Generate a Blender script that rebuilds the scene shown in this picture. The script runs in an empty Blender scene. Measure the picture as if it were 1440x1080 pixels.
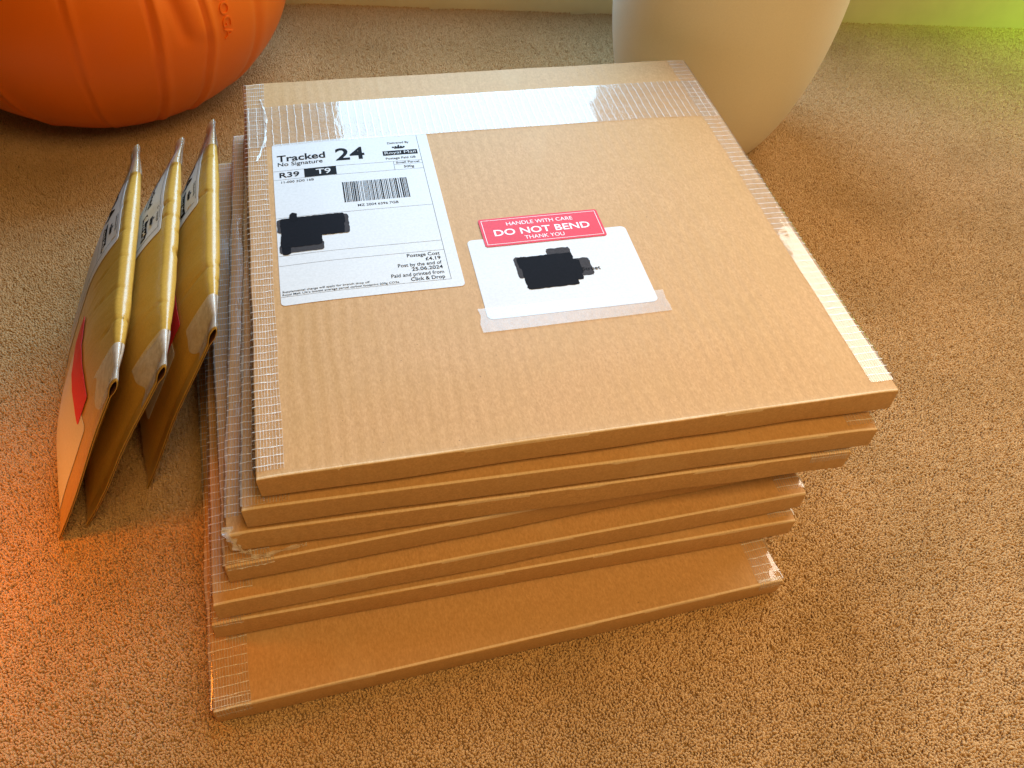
import bpy, bmesh, math, random
import numpy as np
from mathutils import Vector, Matrix, noise as mnoise

random.seed(7)
RNG = np.random.default_rng(11)
scene = bpy.context.scene
COL = scene.collection

# ------------------------------------------------------------------ camera
cam_d = bpy.data.cameras.new('camera')
cam_d.sensor_width = 36.0
cam_d.lens = 36.0 * 1191.22 / 1440.0
cam_d.clip_start, cam_d.clip_end = 0.01, 50.0
cam = bpy.data.objects.new('camera', cam_d)
COL.objects.link(cam)
YAW, PITCH, ROLL = -0.2835, 0.86225, 0.09221
rot = Matrix.Rotation(YAW, 3, 'Z') @ Matrix.Rotation(math.pi / 2 - PITCH, 3, 'X') @ Matrix.Rotation(ROLL, 3, 'Z')
cam.matrix_world = Matrix.Translation((0.049, -0.23386, 0.46096)) @ rot.to_4x4()
scene.camera = cam

# ------------------------------------------------------------------ world and lamps
world = bpy.data.worlds.new('World')
scene.world = world
world.use_nodes = True
bg = world.node_tree.nodes['Background']
bg.inputs['Color'].default_value = (1.0, 0.64, 0.24, 1)
bg.inputs['Strength'].default_value = 0.075


def area(name, loc, target, sx, sy, power, color):
    d = bpy.data.lights.new(name, 'AREA')
    d.shape = 'RECTANGLE'
    d.size, d.size_y = sx, sy
    d.energy = power
    d.color = color
    o = bpy.data.objects.new(name, d)
    o.location = loc
    o.rotation_euler = (Vector(target) - Vector(loc)).to_track_quat('-Z', 'Y').to_euler()
    COL.objects.link(o)
    return o


# the window above the skirting (seen mirrored in the tape), the window on the right, then added fill and tint lamps
area('window_light', (0.280, 0.70, 0.80), (0.280 - 0.16, 0.70 - 1.0, 0.80), 0.42, 1.06, 15.5, (0.36, 0.69, 1.0))
area('far_window_light', (1.15, 0.528, 1.02), (1.15 - 0.16, 0.528 - 1.0, 1.02), 0.92, 1.10, 27.0, (1.0, 0.91, 0.76))
area('side_fill_light', (1.15, -0.60, 0.95), (0.45, 0.00, 0.0), 0.7, 0.7, 3.0, (1.0, 0.76, 0.42))  # added warm fill lamp at the front right, not a window
glow = area('room_fill_light', (0.30, -0.44, 1.10), (0.25, -0.08, 0.0), 0.7, 0.5, 2.3, (1.0, 0.62, 0.22))  # added overhead fill standing in for warm room bounce, no actual lamp
glow.data.spread = math.radians(95)
glow = area('orange_tint_fill', (-0.27, 0.05, 0.20), (-0.165, 0.035, 0.0), 0.06, 0.06, 0.15, (1.0, 0.24, 0.01))  # unseen lamp added to tint the lower left orange; no such source exists
glow.data.specular_factor = 0.0
glow.data.spread = math.radians(85)
glow = area('green_tint_fill', (1.10, 0.45, 0.40), (0.97, 0.58, 0.0), 0.15, 0.15, 0.80, (0.33, 1.0, 0.10))  # green wash over the upper right, put in by an extra unseen lamp
glow.data.specular_factor = 0.0
glow.data.spread = math.radians(75)

scene.render.engine = 'CYCLES'
scene.cycles.use_denoising = True
scene.cycles.max_bounces = 8
scene.cycles.transparent_max_bounces = 24
vs = scene.view_settings
vs.view_transform = 'Standard'
vs.look = 'None'
vs.exposure = 0.08
vs.gamma = 1.0
vs.use_curve_mapping = False


# ------------------------------------------------------------------ helpers
def obj(name, me, mat=None, parent=None, **props):
    o = bpy.data.objects.new(name, me)
    COL.objects.link(o)
    if mat is not None and me is not None and not me.materials:
        me.materials.append(mat)
    if parent is not None:
        o.parent = parent
    for k, v in props.items():
        o[k] = v
    return o


def mesh(name, verts, faces, smooth=True, uv=None):
    me = bpy.data.meshes.new(name)
    me.from_pydata([tuple(v) for v in verts], [], [tuple(f) for f in faces])
    if smooth:
        me.polygons.foreach_set('use_smooth', [True] * len(me.polygons))
    if uv is not None:
        lay = me.uv_layers.new(name='UVMap')
        idx = np.zeros(len(me.loops), dtype=np.int32)
        me.loops.foreach_get('vertex_index', idx)
        lay.data.foreach_set('uv', np.asarray(uv, dtype=np.float32)[idx].ravel())
    me.update()
    return me


def grid_mesh(name, us, vs_, fn, smooth=True, uvfn=None, flip=False):
    """sheet over us x vs_, fn(u, v) -> point"""
    nu, nv = len(us), len(vs_)
    verts = [fn(u, v) for v in vs_ for u in us]
    faces = []
    for j in range(nv - 1):
        for i in range(nu - 1):
            a = j * nu + i
            f = (a, a + 1, a + nu + 1, a + nu)
            faces.append(f[::-1] if flip else f)
    uv = [(u, v) if uvfn is None else uvfn(u, v) for v in vs_ for u in us]
    return mesh(name, verts, faces, smooth, uv)


def sstep(a, b, x):
    t = min(1.0, max(0.0, (x - a) / (b - a)))
    return t * t * (3 - 2 * t)


def n3(x, y, z=0.0):
    return mnoise.noise(Vector((x, y, z)))


def empty(name, loc, rz=0.0, **props):
    o = bpy.data.objects.new(name, None)
    o.empty_display_size = 0.02
    o.location = loc
    o.rotation_euler = (0, 0, rz)
    COL.objects.link(o)
    for k, v in props.items():
        o[k] = v
    return o


# ------------------------------------------------------------------ materials
class NT:
    def __init__(self, name):
        self.m = bpy.data.materials.new(name)
        self.m.use_nodes = True
        self.t = self.m.node_tree
        self.b = self.t.nodes['Principled BSDF']
        self.out = self.t.nodes['Material Output']

    def n(self, kind, **kw):
        nd = self.t.nodes.new(kind)
        for k, v in kw.items():
            if k.startswith('i_'):
                key = k[2:].replace('_', ' ')
                nd.inputs[key].default_value = v
            else:
                setattr(nd, k, v)
        return nd

    def l(self, a, b):
        self.t.links.new(a, b)

    def ramp(self, fac, stops):
        r = self.n('ShaderNodeValToRGB')
        els = r.color_ramp.elements
        while len(els) < len(stops):
            els.new(0.5)
        for e, (p, c) in zip(els, stops):
            e.position = p
            e.color = (*c, 1) if len(c) == 3 else c
        self.l(fac, r.inputs['Fac'])
        return r.outputs['Color']

    def math(self, op, a, b=None, c=None, clamp=False):
        m = self.n('ShaderNodeMath', operation=op)
        m.use_clamp = clamp
        for i, x in enumerate((a, b, c)):
            if x is None:
                continue
            if isinstance(x, (int, float)):
                m.inputs[i].default_value = x
            else:
                self.l(x, m.inputs[i])
        return m.outputs[0]

    def mix(self, fac, a, b, blend='MIX'):
        m = self.n('ShaderNodeMix', data_type='RGBA', blend_type=blend)
        for s, x in ((m.inputs[0], fac), (m.inputs[6], a), (m.inputs[7], b)):
            if isinstance(x, (int, float)):
                s.default_value = x
            elif isinstance(x, tuple):
                s.default_value = (*x, 1) if len(x) == 3 else x
            else:
                self.l(x, s)
        return m.outputs[2]

    def bump(self, height, strength, dist, normal=None):
        b = self.n('ShaderNodeBump')
        b.inputs['Strength'].default_value = strength
        b.inputs['Distance'].default_value = dist
        self.l(height, b.inputs['Height'])
        if normal is not None:
            self.l(normal, b.inputs['Normal'])
        return b.outputs['Normal']

    def noise(self, vec, scale, detail=3.0, rough=0.55, dist=0.0):
        t = self.n('ShaderNodeTexNoise')
        t.inputs['Scale'].default_value = scale
        t.inputs['Detail'].default_value = detail
        t.inputs['Roughness'].default_value = rough
        t.inputs['Distortion'].default_value = dist
        if vec is not None:
            self.l(vec, t.inputs['Vector'])
        return t.outputs['Fac']

    def mapping(self, vec, scale=(1, 1, 1), loc=(0, 0, 0), rot=(0, 0, 0)):
        m = self.n('ShaderNodeMapping')
        m.inputs['Scale'].default_value = scale
        m.inputs['Location'].default_value = loc
        m.inputs['Rotation'].default_value = rot
        self.l(vec, m.inputs['Vector'])
        return m.outputs['Vector']


def mat_cardboard():
    k = NT('kraft_cardboard')
    tc = k.n('ShaderNodeTexCoord')
    oi = k.n('ShaderNodeObjectInfo')
    off = k.n('ShaderNodeVectorMath', operation='SCALE')
    comb = k.n('ShaderNodeCombineXYZ')
    for i in range(3):
        k.l(oi.outputs['Random'], comb.inputs[i])
    k.l(comb.outputs[0], off.inputs[0])
    off.inputs['Scale'].default_value = 7.3
    add = k.n('ShaderNodeVectorMath', operation='ADD')
    k.l(tc.outputs['Object'], add.inputs[0])
    k.l(off.outputs[0], add.inputs[1])
    v = add.outputs[0]
    fib = k.noise(k.mapping(v, (1.0, 0.45, 1.0)), 900, 4, 0.7)
    blotch = k.noise(v, 26, 4, 0.6)
    fleck = k.noise(v, 620, 2, 0.5)
    base = k.ramp(fib, [(0.25, (0.44, 0.236, 0.086)), (0.55, (0.59, 0.332, 0.140)), (0.85, (0.72, 0.455, 0.222))])
    base = k.mix(k.math('MULTIPLY', k.math('SUBTRACT', blotch, 0.35, clamp=True), 0.9), base, (0.51, 0.298, 0.105))
    mid = k.noise(k.mapping(v, (1.0, 0.6, 1.0)), 260, 3, 0.65)
    base = k.mix(k.math('MULTIPLY', k.math('SUBTRACT', mid, 0.42, clamp=True), 1.1), base, (0.43, 0.235, 0.085))
    # every box came from a slightly different batch of board
    base = k.mix(k.math('MULTIPLY', oi.outputs['Random'], 0.30), base, (0.47, 0.262, 0.098))
    # rubbed, dusty patches
    rub = k.noise(k.mapping(v, (1.0, 0.4, 1.0)), 11, 5, 0.7)
    base = k.mix(k.math('MULTIPLY', k.math('SUBTRACT', rub, 0.56, clamp=True), 1.6), base, (0.70, 0.50, 0.29))
    base = k.mix(k.math('GREATER_THAN', fleck, 0.765), base, (0.30, 0.16, 0.065))
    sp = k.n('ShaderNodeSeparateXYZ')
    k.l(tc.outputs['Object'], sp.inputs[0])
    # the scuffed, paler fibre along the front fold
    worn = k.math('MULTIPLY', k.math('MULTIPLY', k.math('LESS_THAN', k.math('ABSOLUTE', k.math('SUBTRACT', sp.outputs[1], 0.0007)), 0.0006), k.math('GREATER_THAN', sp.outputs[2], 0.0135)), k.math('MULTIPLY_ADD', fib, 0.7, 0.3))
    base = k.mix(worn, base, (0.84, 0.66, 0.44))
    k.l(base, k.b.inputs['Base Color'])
    k.b.inputs['Roughness'].default_value = 0.62
    k.b.inputs['Specular IOR Level'].default_value = 0.35
    # corrugation flutes telegraphing through the liner, running front to back
    sep = k.n('ShaderNodeSeparateXYZ')
    k.l(tc.outputs['Object'], sep.inputs[0])
    warp = k.noise(k.mapping(v, (1, 0.35, 1)), 30, 2)
    fx = k.math('ADD', k.math('MULTIPLY', sep.outputs[0], 2 * math.pi / 0.0074), k.math('MULTIPLY', warp, 7.0))
    wave = k.math('SINE', fx)
    gate = k.noise(k.mapping(v, (1.0, 0.5, 1.0)), 17, 3)
    fl = k.math('MULTIPLY', k.math('MULTIPLY', wave, 0.5), k.math('MULTIPLY', k.math('SUBTRACT', gate, 0.30, clamp=True), 3.6))
    nrm = k.bump(fl, 0.42, 0.00027)
    nrm = k.bump(fib, 0.35, 0.00018, nrm)
    k.l(nrm, k.b.inputs['Normal'])
    return k.m


def mat_tape():
    """clear glass-filament tape: UV is in millimetres, U across the strip, V along it"""
    k = NT('filament_tape')
    uv = k.n('ShaderNodeUVMap')
    sep = k.n('ShaderNodeSeparateXYZ')
    k.l(uv.outputs[0], sep.inputs[0])
    wob = k.noise(k.mapping(uv.outputs[0], (0.35, 0.05, 1)), 1.0, 2)
    wob2 = k.noise(k.mapping(uv.outputs[0], (0.12, 0.35, 1)), 1.0, 2)

    def lines(coord, period, width, wobble, amt):
        c = k.math('ADD', coord, k.math('MULTIPLY', wobble, amt))
        fr = k.math('FRACT', k.math('DIVIDE', c, period))
        d = k.math('ABSOLUTE', k.math('SUBTRACT', fr, 0.5))
        return k.math('LESS_THAN', d, width / period / 2)
    long_ = lines(sep.outputs[0], 1.45, 0.34, wob, 0.8)
    cross = lines(sep.outputs[1], 5.1, 0.42, wob2, 1.6)
    patch = k.noise(k.mapping(uv.outputs[0], (0.2, 0.06, 1)), 1.0, 3)
    lw = k.math('MULTIPLY', long_, k.math('MULTIPLY_ADD', patch, 0.60, 0.02, clamp=True))
    # the twist of the filaments breaks the cross threads into a dotted line
    dots = k.noise(k.mapping(uv.outputs[0], (1.3, 0.15, 1)), 1.0, 1)
    cw = k.math('MULTIPLY', cross, k.math('MULTIPLY_ADD', dots, 1.2, 0.10, clamp=True))
    mask = k.math('MAXIMUM', lw, cw)
    bub = k.noise(k.mapping(uv.outputs[0], (0.5, 0.35, 1)), 1.0, 4, 0.7)
    haze = k.math('MULTIPLY', k.math('SUBTRACT', bub, 0.46, clamp=True), 0.35)
    mask = k.math('MAXIMUM', mask, haze)
    tr = k.n('ShaderNodeBsdfTransparent')
    tr.inputs[0].default_value = (0.975, 0.965, 0.955, 1)
    k.b.inputs['Base Color'].default_value = (0.95, 0.94, 0.92, 1)
    k.b.inputs['Roughness'].default_value = 0.4
    m1 = k.n('ShaderNodeMixShader')
    k.l(mask, m1.inputs[0])
    k.l(tr.outputs[0], m1.inputs[1])
    k.l(k.b.outputs[0], m1.inputs[2])
    gl = k.n('ShaderNodeBsdfGlossy')
    gl.inputs['Roughness'].default_value = 0.055
    lw_ = k.n('ShaderNodeLayerWeight')
    sch = k.math('MULTIPLY_ADD', k.math('POWER', lw_.outputs['Facing'], 5.0), 0.93, 0.07)
    wav = k.noise(k.mapping(uv.outputs[0], (0.06, 0.16, 1)), 1.0, 3, 0.6)
    h = k.math('ADD', k.math('MULTIPLY', mask, 0.24), wav)
    nrm = k.bump(h, 0.4, 0.00024)
    k.l(nrm, gl.inputs['Normal'])
    m2 = k.n('ShaderNodeMixShader')
    k.l(sch, m2.inputs[0])
    k.l(m1.outputs[0], m2.inputs[1])
    k.l(gl.outputs[0], m2.inputs[2])
    k.l(m2.outputs[0], k.out.inputs['Surface'])
    return k.m


def mat_clear_tape(name, fog, rough, tint=(0.95, 0.93, 0.9)):
    k = NT(name)
    uv = k.n('ShaderNodeUVMap')
    bub = k.noise(k.mapping(uv.outputs[0], (0.25, 0.25, 1)), 1.0, 4, 0.7)
    mask = k.math('MULTIPLY_ADD', k.math('SUBTRACT', bub, 0.35, clamp=True), fog * 2.2, fog, clamp=True)
    tr = k.n('ShaderNodeBsdfTransparent')
    tr.inputs[0].default_value = (*tint, 1)
    k.b.inputs['Base Color'].default_value = (0.95, 0.93, 0.90, 1)
    k.b.inputs['Roughness'].default_value = 0.5
    m1 = k.n('ShaderNodeMixShader')
    k.l(mask, m1.inputs[0])
    k.l(tr.outputs[0], m1.inputs[1])
    k.l(k.b.outputs[0], m1.inputs[2])
    gl = k.n('ShaderNodeBsdfGlossy')
    gl.inputs['Roughness'].default_value = rough
    lw_ = k.n('ShaderNodeLayerWeight')
    sch = k.math('MULTIPLY_ADD', k.math('POWER', lw_.outputs['Facing'], 5.0), 0.94, 0.058)
    nrm = k.bump(bub, 0.5, 0.0003)
    k.l(nrm, gl.inputs['Normal'])
    m2 = k.n('ShaderNodeMixShader')
    k.l(sch, m2.inputs[0])
    k.l(m1.outputs[0], m2.inputs[1])
    k.l(gl.outputs[0], m2.inputs[2])
    k.l(m2.outputs[0], k.out.inputs['Surface'])
    return k.m


def mat_paper(name, col, rough=0.5, var=0.05, spec=0.35):
    k = NT(name)
    tc = k.n('ShaderNodeTexCoord')
    f = k.noise(tc.outputs['Object'], 700, 3, 0.6)
    g = k.noise(tc.outputs['Object'], 45, 3, 0.6)
    dark = tuple(c * (1 - 2.2 * var) for c in col)
    lite = tuple(min(1, c * (1 + var)) for c in col)
    c = k.ramp(f, [(0.3, dark), (0.65, lite)])
    c = k.mix(k.math('MULTIPLY', k.math('SUBTRACT', g, 0.45, clamp=True), 0.8), c, tuple(x * 0.9 for x in col))
    k.l(c, k.b.inputs['Base Color'])
    k.b.inputs['Roughness'].default_value = rough
    k.b.inputs['Specular IOR Level'].default_value = spec
    n = k.bump(g, 0.25, 0.0006)
    k.l(k.bump(f, 0.15, 0.0001, n), k.b.inputs['Normal'])
    return k.m


def mat_mailer():
    k = NT('gold_kraft_paper')
    tc = k.n('ShaderNodeTexCoord')
    v = tc.outputs['Object']
    f = k.noise(v, 850, 4, 0.65)
    g = k.noise(v, 30, 4, 0.6)
    c = k.ramp(f, [(0.25, (0.46, 0.275, 0.045)), (0.6, (0.60, 0.37, 0.072)), (0.9, (0.70, 0.46, 0.11))])
    c = k.mix(k.math('MULTIPLY', k.math('SUBTRACT', g, 0.40, clamp=True), 1.3), c, (0.46, 0.25, 0.038))
    k.l(c, k.b.inputs['Base Color'])
    k.b.inputs['Roughness'].default_value = 0.28
    k.b.inputs['Specular IOR Level'].default_value = 0.55
    # soft wrinkles across the padded edge and the bubble lining underneath
    cr = k.noise(k.mapping(v, (20, 75, 20)), 1.0, 4, 0.6, 0.6)
    n = k.bump(cr, 0.6, 0.0011)
    k.l(k.bump(f, 0.2, 0.0001, n), k.b.inputs['Normal'])
    return k.m


def mat_carpet():
    k = NT('carpet_yarn')
    oi = k.n('ShaderNodeNewGeometry')
    tc = k.n('ShaderNodeTexCoord')
    f = k.noise(tc.outputs['Object'], 1900, 2, 0.6)
    c = k.ramp(oi.outputs['Random Per Island'], [(0.0, (0.53, 0.328, 0.155)), (0.25, (0.60, 0.385, 0.190)), (0.75, (0.66, 0.436, 0.225)), (1.0, (0.73, 0.50, 0.27))])
    c = k.mix(k.math('MULTIPLY', f, 0.35), c, (0.50, 0.32, 0.14))
    # worn, soiled patches, plus shading of brushed pile put into the colour
    wear_shade = k.noise(oi.outputs['Position'], 9, 4, 0.6)
    c = k.mix(k.math('MULTIPLY', k.math('SUBTRACT', wear_shade, 0.42, clamp=True), 2.6), c, (0.47, 0.295, 0.13))
    k.l(c, k.b.inputs['Base Color'])
    k.b.inputs['Roughness'].default_value = 0.9
    k.b.inputs['Specular IOR Level'].default_value = 0.1
    k.b.inputs['Sheen Weight'].default_value = 0.15
    k.b.inputs['Sheen Roughness'].default_value = 0.5
    k.l(k.bump(f, 0.5, 0.0006), k.b.inputs['Normal'])
    return k.m


def mat_carpet_base():
    k = NT('carpet_backing')
    tc = k.n('ShaderNodeTexCoord')
    vo = k.n('ShaderNodeTexVoronoi')
    vo.inputs['Scale'].default_value = 360
    k.l(tc.outputs['Object'], vo.inputs['Vector'])
    c = k.ramp(vo.outputs['Distance'], [(0.0, (0.52, 0.335, 0.155)), (0.7, (0.40, 0.25, 0.11))])
    k.l(c, k.b.inputs['Base Color'])
    k.b.inputs['Roughness'].default_value = 0.95
    k.l(k.bump(k.math('SUBTRACT', 1.0, vo.outputs['Distance']), 1.0, 0.003), k.b.inputs['Normal'])
    return k.m


def mat_simple(name, col, rough=0.5, spec=0.5, nscale=0.0, bdist=0.0005, var=0.06, coat=0.0):
    k = NT(name)
    tc = k.n('ShaderNodeTexCoord')
    sc = nscale or 60
    f = k.noise(tc.outputs['Object'], sc, 4, 0.6)
    c = k.ramp(f, [(0.3, tuple(x * (1 - var) for x in col)), (0.7, tuple(min(1, x * (1 + var)) for x in col))])
    k.l(c, k.b.inputs['Base Color'])
    k.b.inputs['Roughness'].default_value = rough
    k.b.inputs['Specular IOR Level'].default_value = spec
    k.b.inputs['Coat Weight'].default_value = coat
    k.l(k.bump(f, 0.3, bdist), k.b.inputs['Normal'])
    return k.m


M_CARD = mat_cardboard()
M_TAPE = mat_tape()
M_FROST = mat_clear_tape('frosted_tape', 0.12, 0.35, (0.98, 0.97, 0.96))
M_CLEAR = mat_clear_tape('clear_tape', 0.14, 0.12)
M_LABEL = mat_paper('white_label_paper', (0.69, 0.70, 0.74), 0.6, 0.03, 0.2)
M_INK = mat_paper('black_print', (0.012, 0.012, 0.015), 0.8, 0.1, 0.12)
M_MARK = mat_paper('black_marker_ink', (0.008, 0.007, 0.010), 0.8, 0.1, 0.1)
M_MARK2 = mat_paper('thin_marker_ink', (0.055, 0.05, 0.055), 0.8, 0.1, 0.1)
M_RED = mat_paper('red_sticker_print', (0.72, 0.045, 0.070), 0.55, 0.04, 0.2)
M_WHITE = mat_paper('white_print', (0.80, 0.74, 0.74), 0.4, 0.02)
M_GOLD = mat_mailer()
M_INSIDE = mat_simple('envelope_lining', (0.16, 0.06, 0.03), 0.7, 0.2)
M_BALL = mat_simple('orange_rubber', (0.95, 0.165, 0.003), 0.38, 0.4, 1400, 0.00006, 0.03)
M_POT = mat_simple('cream_glaze', (0.90, 0.82, 0.63), 0.5, 0.35, 900, 0.00012, 0.03)
M_SKIRT = mat_simple('cream_gloss_paint', (0.80, 0.69, 0.42), 0.4, 0.4, 35, 0.0006, 0.04)
M_YARN = mat_carpet()
M_BACK = mat_carpet_base()

# ------------------------------------------------------------------ writing
FONT_CACHE = {}


def text_shape(s, bold=0.0):
    """triangulated outline of a string at size 1: verts (n,2), faces, width and cap height"""
    key = (s, bold)
    if key in FONT_CACHE:
        return FONT_CACHE[key]
    cu = bpy.data.curves.new('lettering', 'FONT')
    cu.body = s
    cu.size = 1.0
    cu.offset = bold
    cu.fill_mode = 'FRONT'
    cu.resolution_u = 3
    o = bpy.data.objects.new('lettering', cu)
    COL.objects.link(o)
    dg = bpy.context.evaluated_depsgraph_get()
    dg.update()
    me = bpy.data.meshes.new_from_object(o.evaluated_get(dg))
    bm = bmesh.new()
    bm.from_mesh(me)
    bmesh.ops.triangulate(bm, faces=bm.faces)
    V = np.array([(v.co.x, v.co.y) for v in bm.verts]).reshape(-1, 2)
    F = [[v.index for v in f.verts] for f in bm.faces]
    bm.free()
    bpy.data.objects.remove(o)
    bpy.data.meshes.remove(me)
    bpy.data.curves.remove(cu)
    FONT_CACHE[key] = (V, F)
    return V, F


CAP = None


class Print:
    """flat print collected in label millimetres, mapped onto a surface by fn(x_mm, y_mm, lift)"""

    def __init__(self):
        self.v, self.f = [], []

    def poly(self, pts):
        b = len(self.v)
        self.v += [tuple(p) for p in pts]
        self.f.append(tuple(range(b, b + len(pts))))

    def rect(self, x0, y0, x1, y1, seg=12.0):
        n = max(1, int(abs(x1 - x0) / seg))
        m = max(1, int(abs(y1 - y0) / seg))
        for i in range(n):
            for j in range(m):
                xa, xb = x0 + (x1 - x0) * i / n, x0 + (x1 - x0) * (i + 1) / n
                ya, yb = y0 + (y1 - y0) * j / m, y0 + (y1 - y0) * (j + 1) / m
                self.poly([(xa, ya), (xb, ya), (xb, yb), (xa, yb)])

    def text(self, s, x, y, cap, width=None, x1=None, bold=0.010, align='L'):
        """baseline at (x, y), capital height cap, squeezed to the given width"""
        V, F = text_shape(s, bold)
        if len(V) == 0:
            return
        sy = cap / CAP
        w = V[:, 0].max() - V[:, 0].min()
        sx = (width / w) if width else sy
        X = (V[:, 0] - V[:, 0].min()) * sx
        if align == 'R':
            X = X - w * sx
        elif align == 'C':
            X = X - w * sx / 2
        b = len(self.v)
        self.v += [(x + a, y + c * sy) for a, c in zip(X, V[:, 1])]
        self.f += [tuple(i + b for i in f) for f in F]

    def clip(self, n):
        return self

    def build(self, name, mat, parent, fn, lift):
        me = mesh(name, [fn(a, b, lift) for a, b in self.v], self.f, False)
        return obj(name, me, mat, parent)


_V, _F = text_shape('H')
CAP = _V[:, 1].max()


def rounded_rect(x0, y0, x1, y1, r, n=5):
    pts = []
    for cx, cy, a0 in ((x1 - r, y1 - r, 0), (x0 + r, y1 - r, 90), (x0 + r, y0 + r, 180), (x1 - r, y0 + r, 270)):
        for i in range(n + 1):
            a = math.radians(a0 + 90 * i / n)
            pts.append((cx + r * math.cos(a), cy + r * math.sin(a)))
    return pts


def sheet_from_outline(name, pts, fn, lift, step=6.0, thick=0.00015, mat=None, parent=None):
    """a thin paper sheet cut to an outline (mm), bent onto a surface"""
    bm = bmesh.new()
    vs_ = [bm.verts.new((x, y, 0)) for x, y in pts]
    bm.faces.new(vs_)
    xs = [p[0] for p in pts]
    ys = [p[1] for p in pts]
    x = min(xs) + step
    while x < max(xs) - 0.1:
        bmesh.ops.bisect_plane(bm, geom=bm.verts[:] + bm.edges[:] + bm.faces[:], plane_co=(x, 0, 0), plane_no=(1, 0, 0))
        x += step
    y = min(ys) + step
    while y < max(ys) - 0.1:
        bmesh.ops.bisect_plane(bm, geom=bm.verts[:] + bm.edges[:] + bm.faces[:], plane_co=(0, y, 0), plane_no=(0, 1, 0))
        y += step
    bm.normal_update()
    uvl = bm.loops.layers.uv.new('UVMap')
    for f in bm.faces:
        if f.normal.z < 0:
            f.normal_flip()
        for lp in f.loops:
            lp[uvl].uv = (lp.vert.co.x, lp.vert.co.y)
        f.smooth = True
    top = list(bm.faces)
    border = [e for e in bm.edges if e.is_boundary]
    # a short rim gives the sheet its thickness
    for e in border:
        e.smooth = False
    if thick < 0.00005:
        border = []
    low = {}
    for e in border:
        for v in e.verts:
            if v not in low:
                low[v] = bm.verts.new((v.co.x, v.co.y, -1))
    for e in border:
        a, b = e.verts
        try:
            bm.faces.new((a, b, low[b], low[a]))
        except ValueError:
            pass
    for v in bm.verts:
        l = lift if v.co.z > -0.5 else lift - thick
        v.co = fn(v.co.x, v.co.y, l)
    me = bpy.data.meshes.new(name)
    bm.to_mesh(me)
    bm.free()
    return obj(name, me, mat, parent)


# ------------------------------------------------------------------ carpet, skirting board
def wall_y(x):
    return 0.737 - 0.1642 * x


base = mesh('carpet', [(-3, -3, 0.0006), (3.5, -3, 0.0006), (3.5, wall_y(3.5), 0.0006), (-3, wall_y(-3), 0.0006)], [(0, 1, 2, 3)])
carpet = obj('carpet', base, M_BACK, None, kind='structure')

# stack data: front-left corner, turn, width (top box first)
SP = 0.018805
TH = 0.0156
DEPTH = 0.3407
STACK = [
    (0.0, 0.0, 0.0, 0.3300), (-0.0099, -0.0031, -0.0207, 0.3303), (-0.0209, -0.0036, -0.0186, 0.3329),
    (-0.0245, -0.0106, 0.0423, 0.3300), (-0.0341, -0.0197, 0.0285, 0.3323), (-0.0384, -0.0208, 0.0128, 0.3335),
    (-0.0412, -0.0590, 0.0478, 0.3223)]


PATCH = 0.0264


def pile_patch(kk):
    """a small square of cut pile: twisted yarn ends packed side by side"""
    r = np.random.default_rng(100 + kk)
    n = 26
    st = PATCH / n
    segs, rings = 5, 3
    verts, faces = [], []
    ph = r.uniform(0, 6.28, 8)
    for iy in range(n):
        for ix in range(n):
            x = (ix + 0.5 + 0.5 * (iy % 2) - 0.25) * st - PATCH / 2 + r.normal(0, st * 0.22)
            y = (iy + 0.5) * st - PATCH / 2 + r.normal(0, st * 0.22)
            # neighbouring ends clump and lean together
            kx, ky = 2 * math.pi * x / PATCH, 2 * math.pi * y / PATCH
            lx = 0.00030 * (math.sin(2 * kx + ph[0]) * math.cos(ky + ph[1]) + math.sin(3 * ky + ph[2])) + r.normal(0, 0.00028)
            ly = 0.00030 * (math.sin(2 * ky + ph[3]) * math.cos(kx + ph[4]) + math.sin(3 * kx + ph[5])) + r.normal(0, 0.00028)
            H = 0.0062 * (1 + 0.035 * math.sin(3 * kx + ph[6]) * math.sin(2 * ky + ph[7]) + r.normal(0, 0.045))
            R0 = st * 0.68 * (1 + r.normal(0, 0.14))
            a0 = r.uniform(0, 6.28)
            b = len(verts)
            for j, (t, k) in enumerate(((0.35, 0.85), (0.80, 1.02), (0.965, 0.66))):
                for i in range(segs):
                    a = a0 + 2 * math.pi * i / segs + 0.9 * t
                    rr = R0 * k * (1 + r.normal(0, 0.10))
                    verts.append((x + lx * t * t * 2 + rr * math.cos(a), y + ly * t * t * 2 + rr * math.sin(a), H * t + r.normal(0, 0.00010)))
            for j in range(rings - 1):
                for i in range(segs):
                    p, q = b + j * segs + i, b + j * segs + (i + 1) % segs
                    faces.append((p, q, q + segs, p + segs))
            top = len(verts)
            verts.append((x + lx * 2, y + ly * 2, H))
            for i in range(segs):
                faces.append((b + 2 * segs + i, b + 2 * segs + (i + 1) % segs, top))
    me = mesh('yarn_patch', verts, faces)
    me.materials.append(M_YARN)
    return me


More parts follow.
